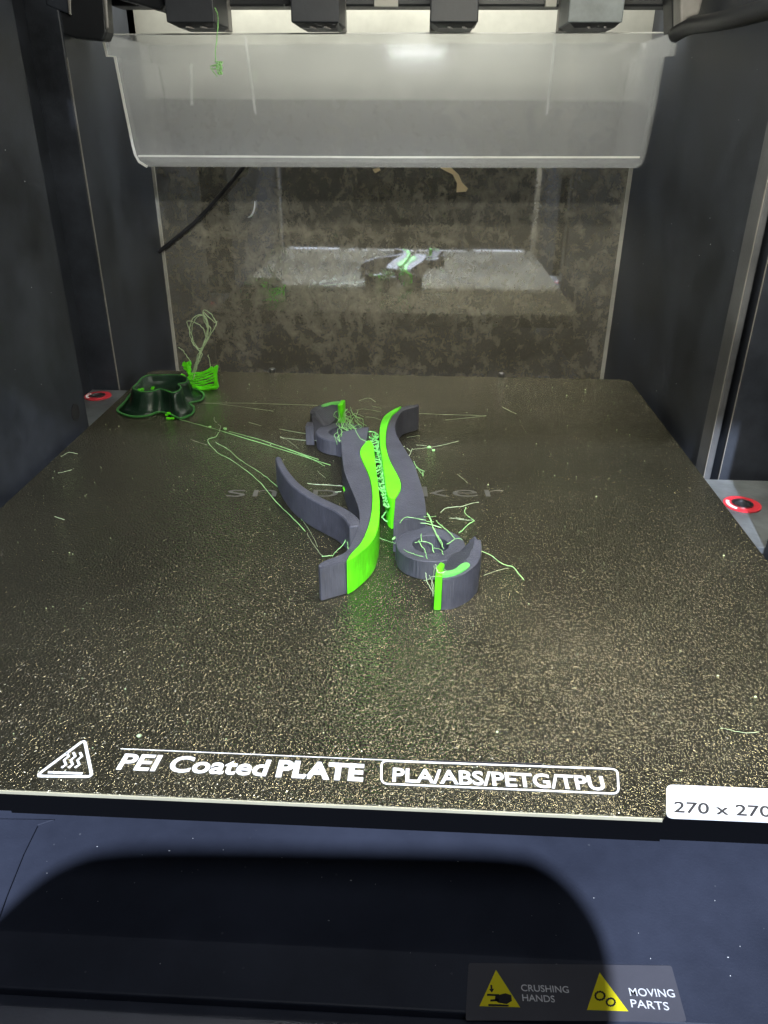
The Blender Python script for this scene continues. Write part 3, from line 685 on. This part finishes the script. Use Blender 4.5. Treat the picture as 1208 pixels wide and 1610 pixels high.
def shrink(p, s=0.0022):
    cx, cz = 0.0, 0.142
    return (p[0]-s*(1 if p[0] > cx else -1), p[1]+(s if p[1] < cz-0.02 else 0))
bm = bmesh.new()
inn = [shrink(p) for p in prof]
a0 = [bm.verts.new((p[0], YF+0.0018, p[1])) for p in prof]; a1 = [bm.verts.new((p[0], YK, p[1])) for p in prof]
b0 = [bm.verts.new((p[0], YF+0.0018, p[1])) for p in inn]; b1 = [bm.verts.new((p[0], YK, p[1])) for p in inn]
for i in range(len(prof)-1):
    j = i+1
    bm.faces.new((a0[i], a0[j], a1[j], a1[i])); bm.faces.new((b0[j], b0[i], b1[i], b1[j]))
    bm.faces.new((a0[j], a0[i], b0[i], b0[j])); bm.faces.new((a1[i], a1[j], b1[j], b1[i]))
bm.faces.new((a0[0], a1[0], b1[0], b0[0])); bm.faces.new((a1[-1], a0[-1], b0[-1], b1[-1]))
link('bin_shell', bm, M['frost'], bn)
bm = bmesh.new(); prism_y(bm, [shrink(p, 0.0026) for p in prof], YK-0.002, YK-0.0002); link('bin_back', bm, M['frost'], bn)
for run in ([(300, 100), (301, 165)], [(385, 56), (402, 180)], [(874, 55), (860, 180)]):
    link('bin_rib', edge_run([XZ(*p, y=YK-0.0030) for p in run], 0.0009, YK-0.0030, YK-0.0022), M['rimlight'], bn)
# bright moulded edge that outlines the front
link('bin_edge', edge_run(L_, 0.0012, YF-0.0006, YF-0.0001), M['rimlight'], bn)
link('bin_edge', edge_run(R_, 0.0012, YF-0.0006, YF-0.0001), M['frost'], bn)
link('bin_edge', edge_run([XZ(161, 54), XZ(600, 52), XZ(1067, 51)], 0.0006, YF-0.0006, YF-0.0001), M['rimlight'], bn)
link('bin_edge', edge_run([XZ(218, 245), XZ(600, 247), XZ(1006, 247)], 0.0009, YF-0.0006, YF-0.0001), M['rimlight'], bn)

# ------------------------------------------------------------------ four docked toolheads
HY = 0.283
def head(px0, px1, side, label, m_):
    p0 = aty(px0, 35, HY); p1 = aty(px1, 35, HY)
    t = empty('toolhead', ((p0.x+p1.x)/2, HY, 0.17), label, 'toolhead', 'docked toolheads in a row')
    z0 = p0.z
    bm = bmesh.new(); box(bm, p0.x, p1.x, HY, HY+0.028, z0, 0.23); link('head_cover', bm, m_, t, bevel=0.0006)
    bm = bmesh.new()
    prism(bm, [(p0.x+0.001, HY+0.0004), (p1.x-0.001, HY+0.0004), (p1.x-0.001, HY+0.028), (p0.x+0.001, HY+0.028)], z0-0.0001, z0-0.0016,
          taper=[(p0.x+0.004, HY+0.005), (p1.x-0.0022, HY+0.005), (p1.x-0.0022, HY+0.026), (p0.x+0.004, HY+0.026)])
    link('head_base', bm, M['black'], t)
    w = p1.x-p0.x
    for fr in (0.38, 0.68):
        bm = bmesh.new(); x = p0.x+w*fr
        prism(bm, [(x, HY+0.001), (x+0.0008, HY+0.001), (x+0.0024, HY+0.006), (x+0.0014, HY+0.006)], z0-0.0019, z0-0.0014); link('base_rib', bm, M['edge'], t)
    bm = bmesh.new(); box(bm, p1.x-0.004 if side > 0 else p0.x, p1.x if side > 0 else p0.x+0.004, HY+0.0282, HY+0.036, z0-0.001, 0.23); link('dock_pin', bm, M['edge'], t, bevel=0.0004)
head(262, 338, 1, 'leftmost black toolhead, with a green filament hair hanging from it', M['head'])
head(458, 534, 1, 'second black toolhead from the left, above the bin', M['head'])
head(676, 752, -1, 'third black toolhead from the left, above the bin', M['head'])
head(893, 979, -1, 'rightmost toolhead, its lit front face coloured pale grey', M['head_lit'])
# rail and beams
rl = empty('toolhead_rail', (0, 0.32, 0.19), 'black rail carrying the docked toolheads along the top rear', 'rail')
z10 = aty(600, 9, 0.315).z
link('rail_beam', boxes((-0.135, 0.135, 0.3165, 0.332, z10, 0.24)), M['black'], rl, bevel=0.001)
for a, b in ((589, 626), (858, 875)):
    link('rail_tab', boxes((aty(a, 4, 0.314).x, aty(b, 4, 0.314).x, 0.313, 0.3164, z10-0.0004, 0.2)), M['trim'], rl)
# dark beam in the top left
def slab(name, px, y0, y1, m_, parent=None, bevel=0.001):
    bm = bmesh.new(); prism_y(bm, [XZ(*p, y=y0) for p in px], y0, y1)
    return link(name, bm, m_, parent, bevel=bevel)
gl = empty('gantry_end', (-0.14, 0.25, 0.17), 'black gantry end housing in the top left corner', 'gantry')
slab('housing', [(-80, -60), (-80, 30), (0, 42), (80, 48), (118, 60), (163, 64), (168, 50), (160, -60)], 0.292, 0.302, M['black'], gl)
slab('housing_face', [(70, -60), (72, 8), (108, 22), (112, 24), (100, -60)], 0.2895, 0.2918, M['wall'], gl)
slab('pale_edge', [(101, -30), (106, 0), (108, 22), (112, 24), (111, 0), (106, -30)], 0.2885, 0.2893, M['edge'], gl)
slab('pale_edge', [(157, -30), (162, 0), (166, 46), (171, 44), (168, 0), (163, -30)], 0.2905, 0.2918, M['edge'], gl)
ar = slab('cable_guide', [(170, -40), (175, -5), (210, 4), (252, 17), (260, 8), (262, -40)], 0.30, 0.315, M['black'])
tag(ar, 'black angled guide left of the leftmost toolhead', 'cable guide')
gr = empty('gantry_post', (0.145, 0.27, 0.17), 'black post and cover in the top right corner', 'gantry')
slab('post', [(1056, -60), (1058, 52), (1070, 46), (1078, 30), (1085, -60)], 0.30, 0.316, M['black'], gr)
slab('cover', [(1070, -60), (1070, 42), (1082, 28), (1100, 22), (1120, -60)], 0.288, 0.2995, M['edge'], gr)
bm = bmesh.new()
hp = smooth_path([aty(1062, 54, 0.285), aty(1084, 42, 0.27), aty(1120, 35, 0.235), aty(1160, 27, 0.20), aty(1235, 6, 0.165)], 8)
tube(bm, hp, 0.0032, 14)
tag(link('cable_hose', bm, M['black'], smooth=True), 'black corrugated hose leaving the top right corner', 'hose')
# black cable in front of the rear panel
bm = bmesh.new()
tube(bm, smooth_path([aty(392, 250, 0.386), aty(372, 276, 0.386), aty(345, 308, 0.386), aty(310, 346, 0.386), aty(266, 383, 0.387), aty(250, 396, 0.388)], 8), 0.0013, 10)
tag(link('cable', bm, M['ink'], smooth=True), 'thin black cable slanting down the rear panel at left', 'cable')
# flake, curl and hanging hair
bm = bmesh.new(); prism_y(bm, [XZ(*p, y=0.392) for p in ((693, 264), (710, 264), (722, 275), (727, 287), (736, 296), (733, 301), (718, 302), (719, 288), (712, 274), (700, 268))], 0.3915, 0.3925)
tag(link('paper_flake', bm, M['beige']), 'torn beige flake on the rear panel just under the bin', 'flake')
bm = bmesh.new(); prism_y(bm, [XZ(*p, y=0.392) for p in ((586, 266), (596, 264), (598, 268), (590, 272))], 0.3915, 0.3925)
tag(link('paper_flake', bm, M['beige']), 'tiny beige crumb on the rear panel under the middle of the bin', 'flake')
bm = bmesh.new(); tube(bm, smooth_path([aty(401, 316, 0.392), aty(400, 328, 0.391), aty(396, 338, 0.391), aty(390, 342, 0.392)], 6), 0.0006, 6, taper=True)
tag(link('plastic_curl', bm, M['label'], smooth=True), 'small white curl of plastic on the rear panel', 'plastic curl')
hh = empty('hanging_hair', (aty(342, 20, 0.281).x, 0.281, 0.15), 'green filament hair with a clump, hanging in front of the bin', 'filament')
bm = bmesh.new(); tube(bm, jit(smooth_path([aty(338, 12, 0.281), aty(343, 26, 0.281), aty(342, 52, 0.281), aty(339, 80, 0.281), aty(340, 98, 0.281)], 8), 0.00008), 0.00026, 6)
link('hair', bm, M['strand'], hh)
bm = bmesh.new()
for k in range(9):
    pts = [aty(342+random.gauss(0, 4.5), 105+random.gauss(0, 6), 0.281+random.uniform(-.001, .001)) for _ in range(3)]
    tube(bm, smooth_path(pts, 5), 0.00022, 5)
for k in range(6):
    bmesh.ops.create_icosphere(bm, subdivisions=1, radius=0.0008, matrix=Matrix.Translation(aty(343+random.uniform(-5, 5), 108+random.uniform(-7, 7), 0.281)))
link('clump', bm, M['strand'], hh)
# screw hole in the left wall
bm = bmesh.new()
import itertools
c = CAM + (_f + _r*((118-604)/F_PX) + _u*((805-648)/F_PX))*((-0.143-CAM.x)/(_f + _r*((118-604)/F_PX) + _u*((805-648)/F_PX)).x)
vs = [[bm.verts.new((x, c.y+r*math.cos(2*math.pi*i/24), c.z+r*math.sin(2*math.pi*i/24))) for i in range(24)] for x, r in ((-0.1429, 0.0042), (-0.1426, 0.0042), (-0.1426, 0.0036), (-0.1428, 0.0036))]
for a, b in zip(vs, vs[1:]):
    for i in range(24): bm.faces.new((a[i], a[(i+1) % 24], b[(i+1) % 24], b[i]))
bm.faces.new(vs[-1]); bm.faces.new(vs[0][::-1])
tag(link('screw_plug', bm, M['ink']), 'round black screw plug low on the left wall', 'screw plug')

# ------------------------------------------------------------------ warning sticker on the floor sill
ZS = FZ+0.00015
st = empty('warning_sticker', tuple(at(905, 1560, FZ)), 'grey warning sticker with two yellow triangles on the front sill', 'sticker')
bm = bmesh.new(); prism(bm, rounded([A2(732, 1605, FZ), A2(1080, 1607, FZ), A2(1056, 1519, FZ), A2(737, 1515, FZ)], 0.0006, 3), FZ+0.00003, ZS); link('sticker_film', bm, M['sticker'], st)
def flat(name, ptss, m_, parent, z, th=0.00005):
    bm = bmesh.new()
    for pts in ptss: prism(bm, [A2(*p, FZ) for p in pts], z, z+th)
    return link(name, bm, m_, parent)
t1 = flat('triangle_sign', [[(780, 1526), (754, 1583), (818, 1585)]], M['yellow'], st, ZS+0.00002)
t2 = flat('triangle_sign', [[(943, 1530), (923, 1589), (988, 1591)]], M['yellow'], st, ZS+0.00002)
ZT = ZS+0.00009
flat('hand_symbol', [[(779, 1567), (795, 1563), (804, 1566), (805, 1575), (797, 1580), (784, 1578), (778, 1574)], [(766, 1564), (785, 1564.5), (785, 1567.5), (766, 1567)], [(768, 1580), (800, 1581), (800, 1584), (768, 1583)], [(771, 1573), (785, 1572), (785, 1575.5), (771, 1576)]], M['ink'], t1, ZT)
flat('arrow_symbol', [[(771, 1550), (774, 1550), (774.5, 1556), (777, 1556), (773.5, 1562), (769.5, 1557), (772, 1556)]], M['ink'], t1, ZT)
bm = bmesh.new()
for (px, py, r) in ((943.5, 1567, 6.0), (960.5, 1577, 5.4)):
    pts = []
    for i in range(48):
        a = 2*math.pi*i/48; rr = r*(1.0 if (i//2) % 2 else 1.18)
        pts.append(A2(px+rr*1.12*math.cos(a), py+rr*math.sin(a), FZ))
    outline(bm, pts, 0.00036, ZT, ZT+0.00005)
link('gear_symbol', bm, M['ink'], t2)
def st_text(s, a, b, h): text_part(s, A2(*a, FZ), A2(*b, FZ), h, M['sticktext'], st, ZS+0.00012, bold=0.004)
st_text('CRUSHING', (820, 1559.5), (895, 1562.5), 0.0016)
st_text('HANDS', (822, 1575), (873, 1577.5), 0.0016)
st_text('MOVING', (991, 1567), (1062, 1569.5), 0.0019)
st_text('PARTS', (993, 1585), (1053, 1590), 0.0019)

# ------------------------------------------------------------------ added blocker, out of view, shaped to cast the rounded shadow on the sill
ph = empty('shadow_blocker', (-0.0045, -0.095, -0.056), 'added black blocker before the sill, out of view, casting the rounded shadow', 'cover')
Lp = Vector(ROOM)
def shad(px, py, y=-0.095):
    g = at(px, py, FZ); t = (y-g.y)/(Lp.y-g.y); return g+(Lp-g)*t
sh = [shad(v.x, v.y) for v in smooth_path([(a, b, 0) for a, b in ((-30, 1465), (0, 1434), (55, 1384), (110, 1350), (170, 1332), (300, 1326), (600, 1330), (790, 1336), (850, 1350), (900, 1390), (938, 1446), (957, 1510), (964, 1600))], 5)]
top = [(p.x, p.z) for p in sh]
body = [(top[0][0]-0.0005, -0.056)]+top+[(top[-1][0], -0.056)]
bm = bmesh.new(); prism_y(bm, body, -0.0975, -0.0955); link('blocker_body', bm, M['matt'], ph, bevel=0.0008)
